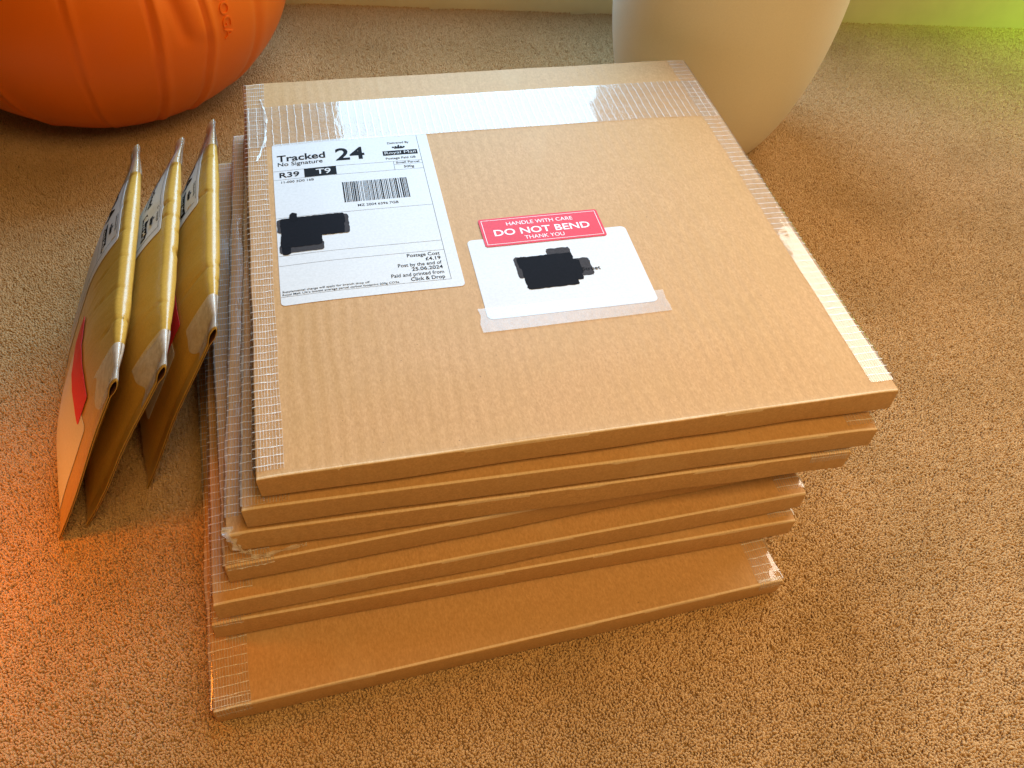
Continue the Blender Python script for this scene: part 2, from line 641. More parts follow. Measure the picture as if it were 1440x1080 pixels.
def build_pile():
    xs = np.arange(-0.62, 1.18, PATCH)
    ys = np.arange(-0.42, 0.84, PATCH)
    X, Y = np.meshgrid(xs, ys)
    X, Y = X.ravel(), Y.ravel()
    # only where the picture, or a camera a step aside, could look
    f = np.clip((Y + 0.12) / 0.84, -0.4, 1.1)
    keep = (X > -0.34 - 0.13 * f) & (X < 0.57 + 0.57 * f) & (Y > -0.34) & (Y < 0.737 - 0.1642 * X + 0.010)
    fx, fy, th, w = STACK[6]
    dx, dy = X - fx, Y - fy
    u = dx * math.cos(th) + dy * math.sin(th)
    v = -dx * math.sin(th) + dy * math.cos(th)
    keep &= ~((u > 0.03) & (u < w - 0.03) & (v > 0.03) & (v < DEPTH - 0.03))
    X, Y = X[keep], Y[keep]
    n = len(X)
    me = bpy.data.meshes.new('carpet_pile')
    me.vertices.add(n)
    co = np.stack([X, Y, np.full(n, -0.0035)], 1).astype(np.float32)
    me.vertices.foreach_set('co', co.ravel())
    at = me.attributes.new('patch_rotation', 'FLOAT_VECTOR', 'POINT')
    rz = RNG.integers(0, 4, n) * (math.pi / 2)
    at.data.foreach_set('vector', np.stack([np.zeros(n), np.zeros(n), rz], 1).astype(np.float32).ravel())
    at = me.attributes.new('patch_kind', 'INT', 'POINT')
    at.data.foreach_set('value', RNG.integers(0, 10, n).astype(np.int32))
    coll = bpy.data.collections.new('yarn_patches')
    for kk in range(10):
        coll.objects.link(bpy.data.objects.new('yarn_patch', pile_patch(kk)))
    pile = obj('carpet_pile', me, M_YARN, None, kind='stuff')
    ng = bpy.data.node_groups.new('pile', 'GeometryNodeTree')
    ng.interface.new_socket('Geometry', in_out='INPUT', socket_type='NodeSocketGeometry')
    ng.interface.new_socket('Geometry', in_out='OUTPUT', socket_type='NodeSocketGeometry')
    gi, go = ng.nodes.new('NodeGroupInput'), ng.nodes.new('NodeGroupOutput')
    inst = ng.nodes.new('GeometryNodeInstanceOnPoints')
    ci = ng.nodes.new('GeometryNodeCollectionInfo')
    ci.inputs['Collection'].default_value = coll
    ci.inputs['Separate Children'].default_value = True
    ci.inputs['Reset Children'].default_value = True

    def attr(nm, ty):
        a = ng.nodes.new('GeometryNodeInputNamedAttribute')
        a.data_type = ty
        a.inputs['Name'].default_value = nm
        return a.outputs['Attribute']
    ng.links.new(gi.outputs[0], inst.inputs['Points'])
    ng.links.new(ci.outputs[0], inst.inputs['Instance'])
    inst.inputs['Pick Instance'].default_value = True
    ng.links.new(attr('patch_kind', 'INT'), inst.inputs['Instance Index'])
    e2r = ng.nodes.new('FunctionNodeEulerToRotation')
    ng.links.new(attr('patch_rotation', 'FLOAT_VECTOR'), e2r.inputs[0])
    ng.links.new(e2r.outputs[0], inst.inputs['Rotation'])
    ng.links.new(inst.outputs[0], go.inputs[0])
    md = pile.modifiers.new('pile', 'NODES')
    md.node_group = ng
    return pile


build_pile()


def build_skirting():
    prof = [(0.0, -0.004), (0.0, 0.094), (0.002, 0.100), (0.006, 0.104), (0.009, 0.112), (0.014, 0.118), (0.018, 0.120), (0.018, -0.004)]
    verts, faces = [], []
    xs = np.linspace(-1.6, 2.2, 60)
    d = Vector((0.1642, 1.0, 0)).normalized()
    for x in xs:
        p = Vector((x, wall_y(x), 0))
        for a, z in prof:
            wob = 0.0006 * n3(x * 6, z * 20)
            verts.append(p + d * (a + wob) + Vector((0, 0, z)))
    m = len(prof)
    for i in range(len(xs) - 1):
        for j in range(m):
            a, b = i * m + j, i * m + (j + 1) % m
            faces.append((a, b, b + m, a + m))
    me = mesh('skirting_board', verts, faces, False)
    obj('skirting_board', me, M_SKIRT, None, kind='structure')


build_skirting()


# ------------------------------------------------------------------ cardboard boxes
def edge_samples(L, r, n_in, ease=0.03):
    a = [r * (1 - math.cos(t)) for t in np.linspace(0, math.pi / 2, 6)]
    lo = a + [0.0014, 0.0018, 0.0023, 0.0030] + [ease * f for f in (0.18, 0.35, 0.6, 1.0)]
    mid = list(np.linspace(ease, L - ease, n_in))[1:-1]
    return np.array(lo + mid + [L - x for x in reversed(lo)])


class Box:
    """a flat record box: local x along the front edge, y into depth, z up; its base centre of the front-left corner is the origin"""
    R = 0.0008

    def __init__(self, i):
        self.i = i
        fx, fy, th, w = STACK[i]
        self.W, self.D, self.T = w, DEPTH, TH
        self.z0 = SP * (7 - i) - TH
        self.seed = 3.7 * i + 1.3
        self.root = empty('cardboard_box', (fx, fy, self.z0), th)
        self.dome = 0.00155

    def dist(self, u, v):
        return min(u, self.W - u, v, self.D - v)

    def profile(self, u, v):
        d = max(0.0, self.dist(u, v))
        r = self.R
        e = 0.0 if d >= r else r - math.sqrt(max(0.0, r * r - (r - d) ** 2))
        return e, sstep(0.002, 0.055, d)

    def top(self, u, v, lift=0.0):
        e, b = self.profile(u, v)
        s = self.seed
        bumpy = 0.00022 * n3(u * 38, v * 12, s) * sstep(0, 0.02, self.dist(u, v))
        fold = 0.00018 * math.exp(-((v - 0.0014) / 0.0007) ** 2) * (0.7 + 0.6 * n3(u * 60, 0.2, s))
        z = self.T - e + self.dome * b + bumpy + fold
        # crushed corners
        for cu, cv, q in ((0, 0, 1), (self.W, 0, 2), (self.W, self.D, 3), (0, self.D, 4)):
            cd = math.hypot(u - cu, v - cv)
            if cd < 0.02:
                z -= (0.0007 + 0.0006 * n3(q * 3.1, s)) * math.exp(-(cd / 0.006) ** 2)
        # wavy, slightly crushed outline
        k = 1 - sstep(0.0, 0.02, self.dist(u, v))
        y = v + 0.0007 * k * n3(u * 24, 0.3, s + 9) * (1 if v < self.D / 2 else -1)
        x = u + 0.0007 * k * n3(v * 24, 0.7, s + 5)
        return Vector((x, y, z + lift))

    def bottom(self, u, v):
        e, b = self.profile(u, v)
        k = 1 - sstep(0.0, 0.02, self.dist(u, v))
        y = v + 0.0007 * k * n3(u * 24, 0.3, self.seed + 19) * (1 if v < self.D / 2 else -1)
        return Vector((u + 0.0007 * k * n3(v * 24, 0.7, self.seed + 15), y, e - self.dome * b))

    def build(self, left_w, right_w, lstart=0.003, rstart=0.003):
        us = edge_samples(self.W, self.R, 34)
        vs_ = edge_samples(self.D, self.R, 34)
        nu, nv = len(us), len(vs_)
        verts = [self.top(u, v) for v in vs_ for u in us] + [self.bottom(u, v) for v in vs_ for u in us]
        faces = []
        N = nu * nv
        for j in range(nv - 1):
            for i in range(nu - 1):
                a = j * nu + i
                faces.append((a, a + 1, a + nu + 1, a + nu))
                faces.append((N + a, N + a + nu, N + a + nu + 1, N + a + 1))
        rim = [i for i in range(nu)] + [j * nu + nu - 1 for j in range(1, nv)] + \
              [(nv - 1) * nu + i for i in range(nu - 2, -1, -1)] + [j * nu for j in range(nv - 2, 0, -1)]
        for a, b in zip(rim, rim[1:] + rim[:1]):
            faces.append((b, a, N + a, N + b))
        me = mesh('card_body', verts, faces)
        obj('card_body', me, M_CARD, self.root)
        self.tape_end(left_w, -1, lstart)
        self.tape_end(right_w, 1, rstart)

    def tape_end(self, w, side, start):
        """tape folded round one end of the box, from the top over the side to the underside"""
        g = 0.00030
        r = self.R + g
        path = []  # (u from the end, z), along the strip's width
        for x in np.linspace(w, self.R, 7):
            path.append((x, None))
        for t in np.linspace(0, math.pi / 2, 5)[1:]:
            path.append((self.R - r * math.sin(t), self.T - self.R + r * math.cos(t)))
        for t in np.linspace(0, math.pi / 2, 5):
            path.append((self.R - r * math.cos(t), self.R - r * math.sin(t)))
        for x in (self.R + 0.004, self.R + 0.010):
            path.append((x, -g - 0.0003))
        acc = [0.0]
        for (x0, z0), (x1, z1) in zip(path, path[1:]):
            acc.append(acc[-1] + math.hypot(x1 - x0, ((z1 if z1 is not None else self.T) - (z0 if z0 is not None else self.T))))
        vs_ = np.linspace(start, self.D - 0.002, 90)
        s = self.seed + 30 * side
        verts, uv = [], []
        for v in vs_:
            for (x, z), a in zip(path, acc):
                xx = x + (0.0006 * n3(v * 30, 1.0, s) if z is None and x > w * 0.8 else 0.0)
                u = xx if side < 0 else self.W - xx
                pt = self.top(max(self.R, min(self.W - self.R, u)), max(v, self.R), 0.0) if z is None else None
                lift = g + 0.00018 * (1 + n3(v * 45, x * 300, s + 3))
                if pt is not None:
                    p = Vector((u, v, pt.z + lift))
                else:
                    bul = -0.0010 * (1 + n3(v * 26, z * 60, s + 7)) * (1 if 0.0 < z < self.T else 0)
                    p = Vector((u + bul * (1 if side < 0 else -1), v, z))
                verts.append(p)
                uv.append((a * 1000 + 0.3, v * 1000))
        n = len(path)
        faces = []
        for j in range(len(vs_) - 1):
            for i in range(n - 1):
                a = j * n + i
                f = (a, a + 1, a + n + 1, a + n)
                faces.append(f if side > 0 else f[::-1])
        obj('tape_strip', mesh('tape_strip', verts, faces, True, uv), M_TAPE, self.root)

    def tape_front(self, u0, u1, back, drop):
        """a loose end of tape folded over the front edge"""
        g = 0.00055
        r = self.R + g
        path = [(x, self.T + g) for x in np.linspace(back, self.R, 4)]
        for t in np.linspace(0, math.pi / 2, 5)[1:]:
            path.append((self.R - r * math.sin(t), self.T - self.R + r * math.cos(t)))
        path.append((-g, self.T - self.R - drop * 0.5))
        path.append((-g - 0.0002, self.T - self.R - drop))
        us = np.linspace(u0, u1, 14)
        verts, uv = [], []
        acc = 0
        for k, (y, z) in enumerate(path):
            if k:
                acc += math.hypot(y - path[k - 1][0], z - path[k - 1][1])
            for u in us:
                off = 0.0007 * n3(u * 24, 0.3, self.seed + 9)
                frill = (0.0012 * n3(u * 400, 2.0, self.seed) if k == len(path) - 1 else 0)
                verts.append((u, y + off, z + frill))
                uv.append((u * 1000 * 1.0, acc * 1000 + 1.0))
        n = len(us)
        faces = [(j * n + i, j * n + i + n, j * n + i + n + 1, j * n + i + 1) for j in range(len(path) - 1) for i in range(n - 1)]
        obj('tape_strip', mesh('tape_strip', verts, faces, True, uv), M_TAPE, self.root)

    def tag(self, label):
        self.root['label'] = label
        self.root['category'] = 'cardboard box'
        self.root['group'] = 'flat cardboard boxes stacked on the carpet'


LABELS = [
    'top cardboard box of the stack, with the postage label and red sticker on its lid',
    'second flat cardboard box from the top of the stack, just under the labelled one',
    'third flat cardboard box from the top, its front corner tape crumpled and hanging loose',
    'fourth flat cardboard box from the top, turned so its right end hides under the third',
    'fifth flat cardboard box from the top of the stack, third from the bottom',
    'sixth flat cardboard box from the top, lying directly on the bottom box',
    'bottom cardboard box of the stack, lying on the carpet and sticking out in front',
]
WIDTHS = [(0.0126, 0.0135), (0.022, 0.016), (0.022, 0.016), (0.022, 0.014), (0.020, 0.016), (0.020, 0.016), (0.019, 0.0155)]
BOXES = []
for i in range(7):
    b = Box(i)
    b.build(*WIDTHS[i], lstart=[.004, .002, .010, .001, .006, .002, .001][i], rstart=[.007, .004, .001, .003, .004, .004, .001][i])
    b.tag(LABELS[i])
    BOXES.append(b)
BOXES[6].tape_front(0.001, 0.019, 0.006, 0.0055)
BOXES[6].tape_front(BOXES[6].W - 0.0155, BOXES[6].W - 0.0015, 0.003, 0.0048)
BOXES[2].tape_front(BOXES[2].W - 0.024, BOXES[2].W - 0.002, 0.004, 0.0042)
BOXES[5].tape_front(0.001, 0.016, 0.004, 0.0012)
BOXES[3].tape_front(0.001, 0.024, 0.004, 0.0008)

TOP = BOXES[0]


# the wide strip across the lid
def wide_tape():
    v0, v1 = 0.2612, 0.3085
    us = np.linspace(0.0005, TOP.W - 0.0008, 120)
    vs_ = np.linspace(v0, v1, 24)

    def fn(u, v):
        p = TOP.top(max(TOP.R, min(TOP.W - TOP.R, u)), v)
        lab = 0.0006
        w = 0.0002 * n3(u * 22, v * 30, 4.0) + 0.0004 * sstep(0.20, 0.28, u) * n3(u * 60 + v * 40, v * 20, 8.0)
        return Vector((u, v + 0.0008 * (u / TOP.W - 0.5), p.z + lab + w))
    me = grid_mesh('tape_strip', us, vs_, fn, True, lambda u, v: (v * 1000, u * 1000))
    obj('tape_strip', me, M_TAPE, TOP.root)


def on_lid(x0, y0, rot=0.0):
    c, s = math.cos(rot), math.sin(rot)

    def fn(x, y, lift):
        u = x0 + (x * c - y * s) / 1000
        v = y0 + (x * s + y * c) / 1000
        return TOP.top(u, v, lift)
    return fn


def postage_print(P, K, T, full=True):
    """P: black ink, K: white-on-black lettering"""
    P.text('Tracked', 2.8, 132.2, 6.4, 30.5, bold=0.022)
    P.text('No Signature', 3.1, 127.2, 3.9, 28.2)
    P.text('24', 39.8, 128.0, 12.4, 18.6, bold=0.022)
    P.text('Delivered By', 81.4, 141.6, 2.1, 14.2, align='C')
    # crest: a small crown over a band
    for k in range(5):
        x = 77.6 + k * 1.75
        P.poly([(x - 0.9, 136.9), (x + 0.9, 136.9), (x + 0.55, 138.4 + 0.5 * math.sin(math.pi * k / 4)), (x - 0.55, 138.4 + 0.5 * math.sin(math.pi * k / 4))])
    P.rect(78.2, 136.0, 84.4, 136.8)
    P.poly([(80.6, 138.9), (82.0, 138.9), (81.3, 140.4)])
    P.rect(70.2, 129.0, 92.8, 134.0)
    K.text('Royal Mail', 71.4, 130.3, 2.8, 20.2, bold=0.0)
    P.text('Postage Paid GB', 81.2, 124.6, 2.1, 19.4, align='C')
    lw = 0.16
    for y, x0, x1 in ((122.2, 0.2, 94.4), (113.0, 0.2, 94.4), (118.6, 75.9, 94.4), (75.0, 0.2, 94.4), (40.7, 0.2, 94.4), (32.2, 0.2, 94.4), (6.7, 0.2, 94.4)):
        P.rect(x0, y - lw / 2, x1, y + lw / 2)
    P.rect(94.3, 6.7, 94.52, 150.5)
    P.rect(75.8, 113.0, 76.0, 122.2)
    P.text('Small Parcel', 85.0, 119.6, 1.9, 15.0, bold=0.012, align='C')
    P.text('500g', 85.2, 114.7, 2.3, 6.6, bold=0.012, align='C')
    P.text('R39', 3.7, 115.2, 5.0, 12.3, bold=0.02)
    P.rect(19.1, 113.3, 39.2, 122.2)
    T.text('T9', 26.4, 115.2, 5.2, 9.2, bold=0.012)
    P.text('11-000 3D0 16B', 4.6, 109.2, 2.1, 20.0)
    r = random.Random(5)
    x = 41.5
    while x < 81.6:
        w = r.choice((0.32, 0.32, 0.5, 0.66, 0.9))
        P.rect(x, 84.0, min(x + w, 82.2), 104.4)
        x += w + r.choice((0.36, 0.36, 0.55, 0.75))
    P.text('MZ 2004 6396 7GB', 49.1, 79.0, 2.2, 24.8)
    if full:
        P.text('Ltd', 34.2, 67.2, 3.0, 4.4)
    P.text('Postage Cost', 91.3, 28.2, 2.8, 19.0, align='R')
    P.text('£4.19', 91.3, 24.2, 2.8, 8.8, bold=0.016, align='R')
    P.text('Post by the end of', 91.3, 20.2, 2.8, 25.2, align='R')
    P.text('25.06.2024', 91.3, 16.3, 2.8, 17.8, bold=0.016, align='R')
    P.text('Paid and printed from', 91.3, 12.1, 2.8, 30.0, align='R')
    P.text('Click & Drop', 91.3, 8.0, 2.8, 19.4, bold=0.016, align='R')
    P.text('Supplemental charge will apply for branch drop off', 1.1, 10.0, 1.5, 47.8)
    P.text("Royal Mail: UK's lowest average parcel carbon footprint 200g CO2e", 1.1, 7.6, 1.5, 64.0)


def stroke(pts, ragged, seed):
    """outline of a marker stroke with a slightly ragged border"""
    r = random.Random(seed)
    out = []
    for (x0, y0), (x1, y1) in zip(pts, pts[1:] + pts[:1]):
        n = max(2, int(math.hypot(x1 - x0, y1 - y0) / 1.6))
        for i in range(n):
            t = i / n
            out.append((x0 + (x1 - x0) * t + r.uniform(-ragged, ragged), y0 + (y1 - y0) * t + r.uniform(-ragged, ragged)))
    return out


def smooth_loop(pts, it=1):
    for _ in range(it):
        q = []
        for a, b in zip(pts, pts[1:] + pts[:1]):
            q.append((a[0] * .75 + b[0] * .25, a[1] * .75 + b[1] * .25))
            q.append((a[0] * .25 + b[0] * .75, a[1] * .25 + b[1] * .75))
        pts = q
    return pts


def marker(name, mat, parent, fn, lift, pts, ragged, seed):
    me_o = sheet_from_outline(name, stroke(rounded_rect(min(p[0] for p in pts), min(p[1] for p in pts), max(p[0] for p in pts), max(p[1] for p in pts), 1.8, 3), ragged, seed), fn, lift, 7.0, 0.00001, mat, parent)
    return me_o


def postage_label():
    fn = on_lid(0.0157, 0.111)
    lab = sheet_from_outline('postage_label', rounded_rect(0, 0, 101.4, 152.0, 2.6), fn, 0.00028, 7.0, 0.0002, M_LABEL, TOP.root)
    P, K, T = Print(), Print(), Print()
    postage_print(P, K, T)
    P.build('black_lettering', M_INK, lab, fn, 0.00036)
    K.build('logo_lettering', M_LABEL, lab, fn, 0.00043)
    T.build('code_lettering', M_LABEL, lab, fn, 0.00043)
    for k, (m, x0, y0, x1, y1, sk) in enumerate([
            (M_MARK2, 1.0, 42.6, 26.6, 48.4, 2.0), (M_MARK2, 0.3, 61.0, 10, 73.2, 0.4), (M_MARK2, 30, 55.8, 42.4, 73.0, -0.6), (M_MARK, 2.4, 41.2, 7.4, 52, 0.0),
            (M_MARK, 2.2, 65.5, 40.2, 74.2, -1.6), (M_MARK, 2.4, 56.2, 39.4, 68.0, -1.0), (M_MARK, 2.0, 47.2, 25.8, 58.0, 1.2), (M_MARK, 8.0, 70.5, 12.4, 78.4, 0.3)]):
        marker('marker_blot', m, lab, fn, 0.00046 + 0.00002 * k, [(x0, y0), (x1, y0 + sk), (x1, y1 + sk), (x0, y1)], 0.22, 10 + k)


def address_label():
    fn = on_lid(0.1245, 0.0825)
    # frosted tape first, its lower part shows below the label
    sheet_from_outline('clear_tape', [(-4.5, -9.5), (103.0, -8.6), (103.4, -4), (102.6, 1.0), (103.2, 8.3), (-4.4, 8.6), (-3.6, 3), (-5.0, -3)], on_lid(0.1245, 0.0825), 0.00060, 8.0, 0.0001, M_FROST, TOP.root)
    lab = sheet_from_outline('address_label', rounded_rect(0, 0, 98.2, 66.5, 3.2), fn, 0.00028, 7.0, 0.0002, M_LABEL, TOP.root)
    P = Print()
    P.text('Street', 61.8, 30.6, 2.9, 11.0)
    P.build('black_lettering', M_INK, lab, fn, 0.00050)
    for k, (m, x0, y0, x1, y1, sk) in enumerate([
            (M_MARK2, 44.6, 42.0, 59.2, 52.4, -0.6), (M_MARK2, 56.0, 26.6, 68.2, 41.4, 0.4), (M_MARK2, 24.0, 29.6, 30.0, 47.6, 0.2), (M_MARK, 25.6, 38.0, 59.0, 47.4, -0.6),
            (M_MARK, 26.8, 28.4, 62.0, 41.0, -0.4), (M_MARK, 27.0, 19.8, 57.4, 31.0, 0.6), (M_MARK, 54.0, 23.6, 61.0, 37.6, 0.2)]):
        marker('marker_blot', m, lab, fn, 0.00036 + 0.00001 * k, [(x0, y0), (x1, y0 + sk), (x1, y1 + sk), (x0, y1)], 0.28, 30 + k)


def red_sticker():
    fn = on_lid(0.1346, 0.1413, 0.005)
    st = sheet_from_outline('red_sticker', rounded_rect(0, 0, 75.0, 25.4, 1.6), fn, 0.00062, 7.0, 0.0003, M_RED, TOP.root)
    K = Print()
    K.text('HANDLE WITH CARE', 37.2, 17.6, 3.2, 41.5, bold=0.004, align='C')
    K.text('DO NOT BEND', 37.2, 9.0, 5.4, 59.5, bold=0.016, align='C')
    K.text('THANK YOU', 37.2, 3.8, 3.1, 24.5, bold=0.004, align='C')
    for a, b, c, d in ((1.5, 1.5, 73.5, 1.85), (1.5, 23.5, 73.5, 23.85), (1.5, 1.85, 1.85, 23.5), (73.15, 1.85, 73.5, 23.5)):
        K.rect(a, b, c, d)
    K.build('white_lettering', M_WHITE, st, fn, 0.00070)


wide_tape()
postage_label()
address_label()
red_sticker()


# crumpled tape hanging from the front-left corner of the third box
def ribbon(name, pts, width, mat, parent, seed, uvscale=1.0):
    """a crumpled strip along a poly-line with a width vector that keeps turning"""
    n = 90
    verts, uv, faces = [], [], []
    P = [Vector(p) for p in pts]
    m = 5
    for i in range(n):
        t = i / (n - 1) * (len(P) - 1)
        k = min(int(t), len(P) - 2)
        f = t - k
        p = P[k].lerp(P[k + 1], f)
        d = (P[k + 1] - P[k]).normalized()
        ang = 1.6 * n3(i * 0.06, seed) + 0.6
        side = d.cross(Vector((0, 0, 1)))
        if side.length < 0.01:
            side = Vector((1, 0, 0))
        side.normalize()
        up = side.cross(d)
        wv = side * math.cos(ang) + up * math.sin(ang)
        w = width[0] + (width[1] - width[0]) * (i / (n - 1))
        for j in range(m):
            s = (j / (m - 1) - 0.5)
            q = p + wv * (w * s) + up * (0.0007 * n3(i * 0.11, j * 1.3, seed + 2)) + side * (0.0005 * n3(i * 0.13, j * 1.5, seed + 6))
            verts.append(q)
            uv.append((s * w * 1000 * 4.0, i * 0.12 * uvscale))
    for i in range(n - 1):
        for j in range(m - 1):
            a = i * m + j
            faces.append((a, a + 1, a + m + 1, a + m))
    return obj(name, mesh(name, verts, faces, True, uv), mat, parent)


M_SCRAP = mat_clear_tape('bunched_tape', 0.26, 0.15)
B3 = BOXES[2].root
ribbon('tape_scrap', [(0.0015, 0.004, TH + 0.001), (0.002, -0.0022, TH - 0.002), (0.006, -0.0035, TH - 0.009), (0.010, -0.0035, 0.0014)], (0.007, 0.005), M_SCRAP, B3, 2.0)
ribbon('tape_scrap', [(0.006, -0.003, 0.004), (0.012, -0.0052, 0.0002), (0.020, -0.0050, 0.0016), (0.034, -0.0030, 0.0020), (0.037, -0.003, 0.0022)], (0.0036, 0.0026), M_SCRAP, B3, 5.0)
# a lifted crease of tape on the second box and on the top box's back corner
ribbon('tape_scrap', [(0.005, 0.060, TH + 0.0012), (0.009, 0.075, TH + 0.0016), (0.012, 0.095, TH + 0.0012)], (0.0012, 0.0020), M_SCRAP, BOXES[1].root, 7.0)
ribbon('tape_scrap', [(0.010, 0.318, TH + 0.0010), (0.0135, 0.295, TH + 0.0014), (0.012, 0.268, TH + 0.0013), (0.006, 0.245, TH + 0.0010)], (0.0010, 0.0016), M_SCRAP, TOP.root, 9.0)


# ------------------------------------------------------------------ padded envelopes
class Envelope:
    """padded envelope standing on its long edge: s runs along the top fold from the front, t down from the fold"""

    def __init__(self, bot, tf, tb, seed, thick=0.0095):
        self.bot, self.tf, self.tb = Vector(bot), Vector(tf), Vector(tb)
        self.e1 = (self.tb - self.tf).normalized()
        d = self.bot - self.tf
        self.e2 = (d - self.e1 * d.dot(self.e1)).normalized()
        self.n = self.e1.cross(self.e2)
        if self.n.x > 0:
            self.n = -self.n          # outwards on the labelled face
        self.L = (self.tb - self.tf).length
        self.H = d.length
        self.A = thick
        self.seed = seed
        self.base = (self.bot + self.bot + self.e1 * self.L) / 2
        self.root = empty('padded_envelope', self.base)

    def half(self, s, t, side=1):
        """half thickness of the padding: a wedge that opens below the fold, flat sealed ends"""
        L, H = self.L, self.H
        A = self.A if side > 0 else self.A * 0.55
        ds = min(s, L - s)
        q = max(0.0, min(1.0, (ds - 0.010) / 0.050))
        end = (q ** 0.75) * (1 - 0.25 * q) / 0.75
        end = min(1.0, end)
        crest = 0.0026 * math.sqrt(max(0.0, 1 - (1 - min(1.0, t / 0.0030)) ** 2))
        wedge = math.sin(0.5 * math.pi * min(1.0, t / 0.052)) ** 0.85
        low = math.sqrt(max(0.0, 1 - (1 - min(1.0, (H - t) / 0.045)) ** 2))
        tip = 0.0011 * (1 - sstep(0.0, 0.014, ds)) * (math.sin(math.pi * min(1.0, t / 0.013)) if t < 0.013 else 0.0)
        return end * low * (A * wedge + crest) + 0.0006 * min(1.0, t / 0.0015) * min(1.0, (H - t) / 0.002) + tip

    def point(self, s, t, side, lift=0.0):
        se = self.seed
        h = self.half(s, t, side)
        ds = min(s, self.L - s)
        # crumples: tight across the fold, fading down the face
        cr = 0.00030 * n3(s * 95, t * 18, se + side) * sstep(0.0, 0.004, t) * sstep(0.01, 0.03, ds)
        sharp = abs(n3(s * 42, t * 9, se + 4 * side))
        cr -= 0.0012 * max(0.0, 0.05 - sharp) / 0.05 * (1 - sstep(0.01, 0.05, t)) * sstep(0.012, 0.03, ds)
        bend = 0.0030 * math.sin(math.pi * s / self.L) * sstep(0.0, 0.1, t)
        # the sealed ends curl a little
        curl = 0.003 * (1 - sstep(0, 0.03, ds)) * n3(t * 12, s * 3, se + 1)
        sag = -0.0022 * (1 - sstep(0.0, 0.05, ds))
        p = self.tf + self.e1 * s + self.e2 * (t - sag * (1 - t / self.H) * 0) + self.n * (side * (h + cr * (0.4 + 0.6 * min(1, h / 0.004)) + lift) + bend * 0.3 + curl)
        return p - self.base

    def face(self, s, t, lift):
        """labelled face with the lift taken along the true surface normal"""
        e = 0.0008
        p = self.point(s, t, 1)
        a = self.point(s + e, t, 1) - self.point(s - e, t, 1)
        b = self.point(s, t + e, 1) - self.point(s, max(0.0002, t - e), 1)
        nn = a.cross(b)
        nn.normalize()
        if nn.dot(self.n) < 0:
            nn = -nn
        return p + nn * lift

    def build(self):
        L, H = self.L, self.H
        ss = np.concatenate([np.linspace(0, 0.07, 44), np.linspace(0.072, L - 0.072, 40), np.linspace(L - 0.07, L, 44)])
        tt = np.concatenate([0.0032 * (1 - np.cos(np.linspace(0, math.pi / 2, 9))), np.linspace(0.0042, 0.03, 18), np.linspace(0.034, H - 0.032, 26), H - 0.03 * (1 - np.cos(np.linspace(math.pi / 2, 0, 12)))])
        ring = [(t, 1) for t in tt] + [(t, -1) for t in tt[::-1][1:-1]]
        m = len(ring)
        verts = [self.point(s, t, sd) for s in ss for t, sd in ring]
        faces = []
        for i in range(len(ss) - 1):
            for j in range(m):
                a, b = i * m + j, i * m + (j + 1) % m
                faces.append((a, a + m, b + m, b))
        me = mesh('paper_body', verts, faces)
        body = obj('paper_body', me, M_GOLD, self.root)
        md = body.modifiers.new('paper', 'SOLIDIFY')
        md.thickness = 0.0004
        md.offset = -1
        me.materials.append(M_INSIDE)
        md.material_offset = 1
        md.material_offset_rim = 0

    def map(self, s0, t0):
        """label millimetres -> face: x runs towards the front, y up towards the fold"""
        def fn(x, y, lift):
            return self.face(s0 - x / 1000, max(0.0012, t0 - y / 1000), lift)
        return fn

    def wrap(self, name, mat, s0, s1, depth, lift, depth2=None, ragged=0.0):
        """tape folded over the fold near one end, reaching down both faces"""
        ss = np.linspace(s0, s1, 16)
        d2 = depth2 or depth
        verts, uv, faces = [], [], []
        qs = np.linspace(-1, 1, 33)
        for s in ss:
            for q in qs:
                dd = (depth if q > 0 else d2)
                t = max(0.0004, abs(q) ** 1.6 * dd * (1 + 0.25 * ragged * n3(s * 90, q, self.seed)))
                sd = 1 if q > 0 else -1
                p = self.point(s, t, sd)
                e = 0.0006
                a = self.point(s + e, t, sd) - self.point(s - e, t, sd)
                b = self.point(s, t + e, sd) - self.point(s, max(0.0001, t - e), sd)
                nn = a.cross(b).normalized()
                if nn.dot(self.n * sd) < 0:
                    nn = -nn
                k = 1 - min(1, t / 0.004)
                nn = (nn * (1 - k) + (-self.e2) * k).normalized()
                verts.append(p + nn * lift)
                uv.append((s * 1000, q * dd * 1000))
        m = len(qs)
        for i in range(len(ss) - 1):
            for j in range(m - 1):
                a = i * m + j
                faces.append((a, a + 1, a + m + 1, a + m))
        obj(name, mesh(name, verts, faces, True, uv), mat, self.root)


M_ENVTAPE = mat_clear_tape('creased_clear_tape', 0.34, 0.12)


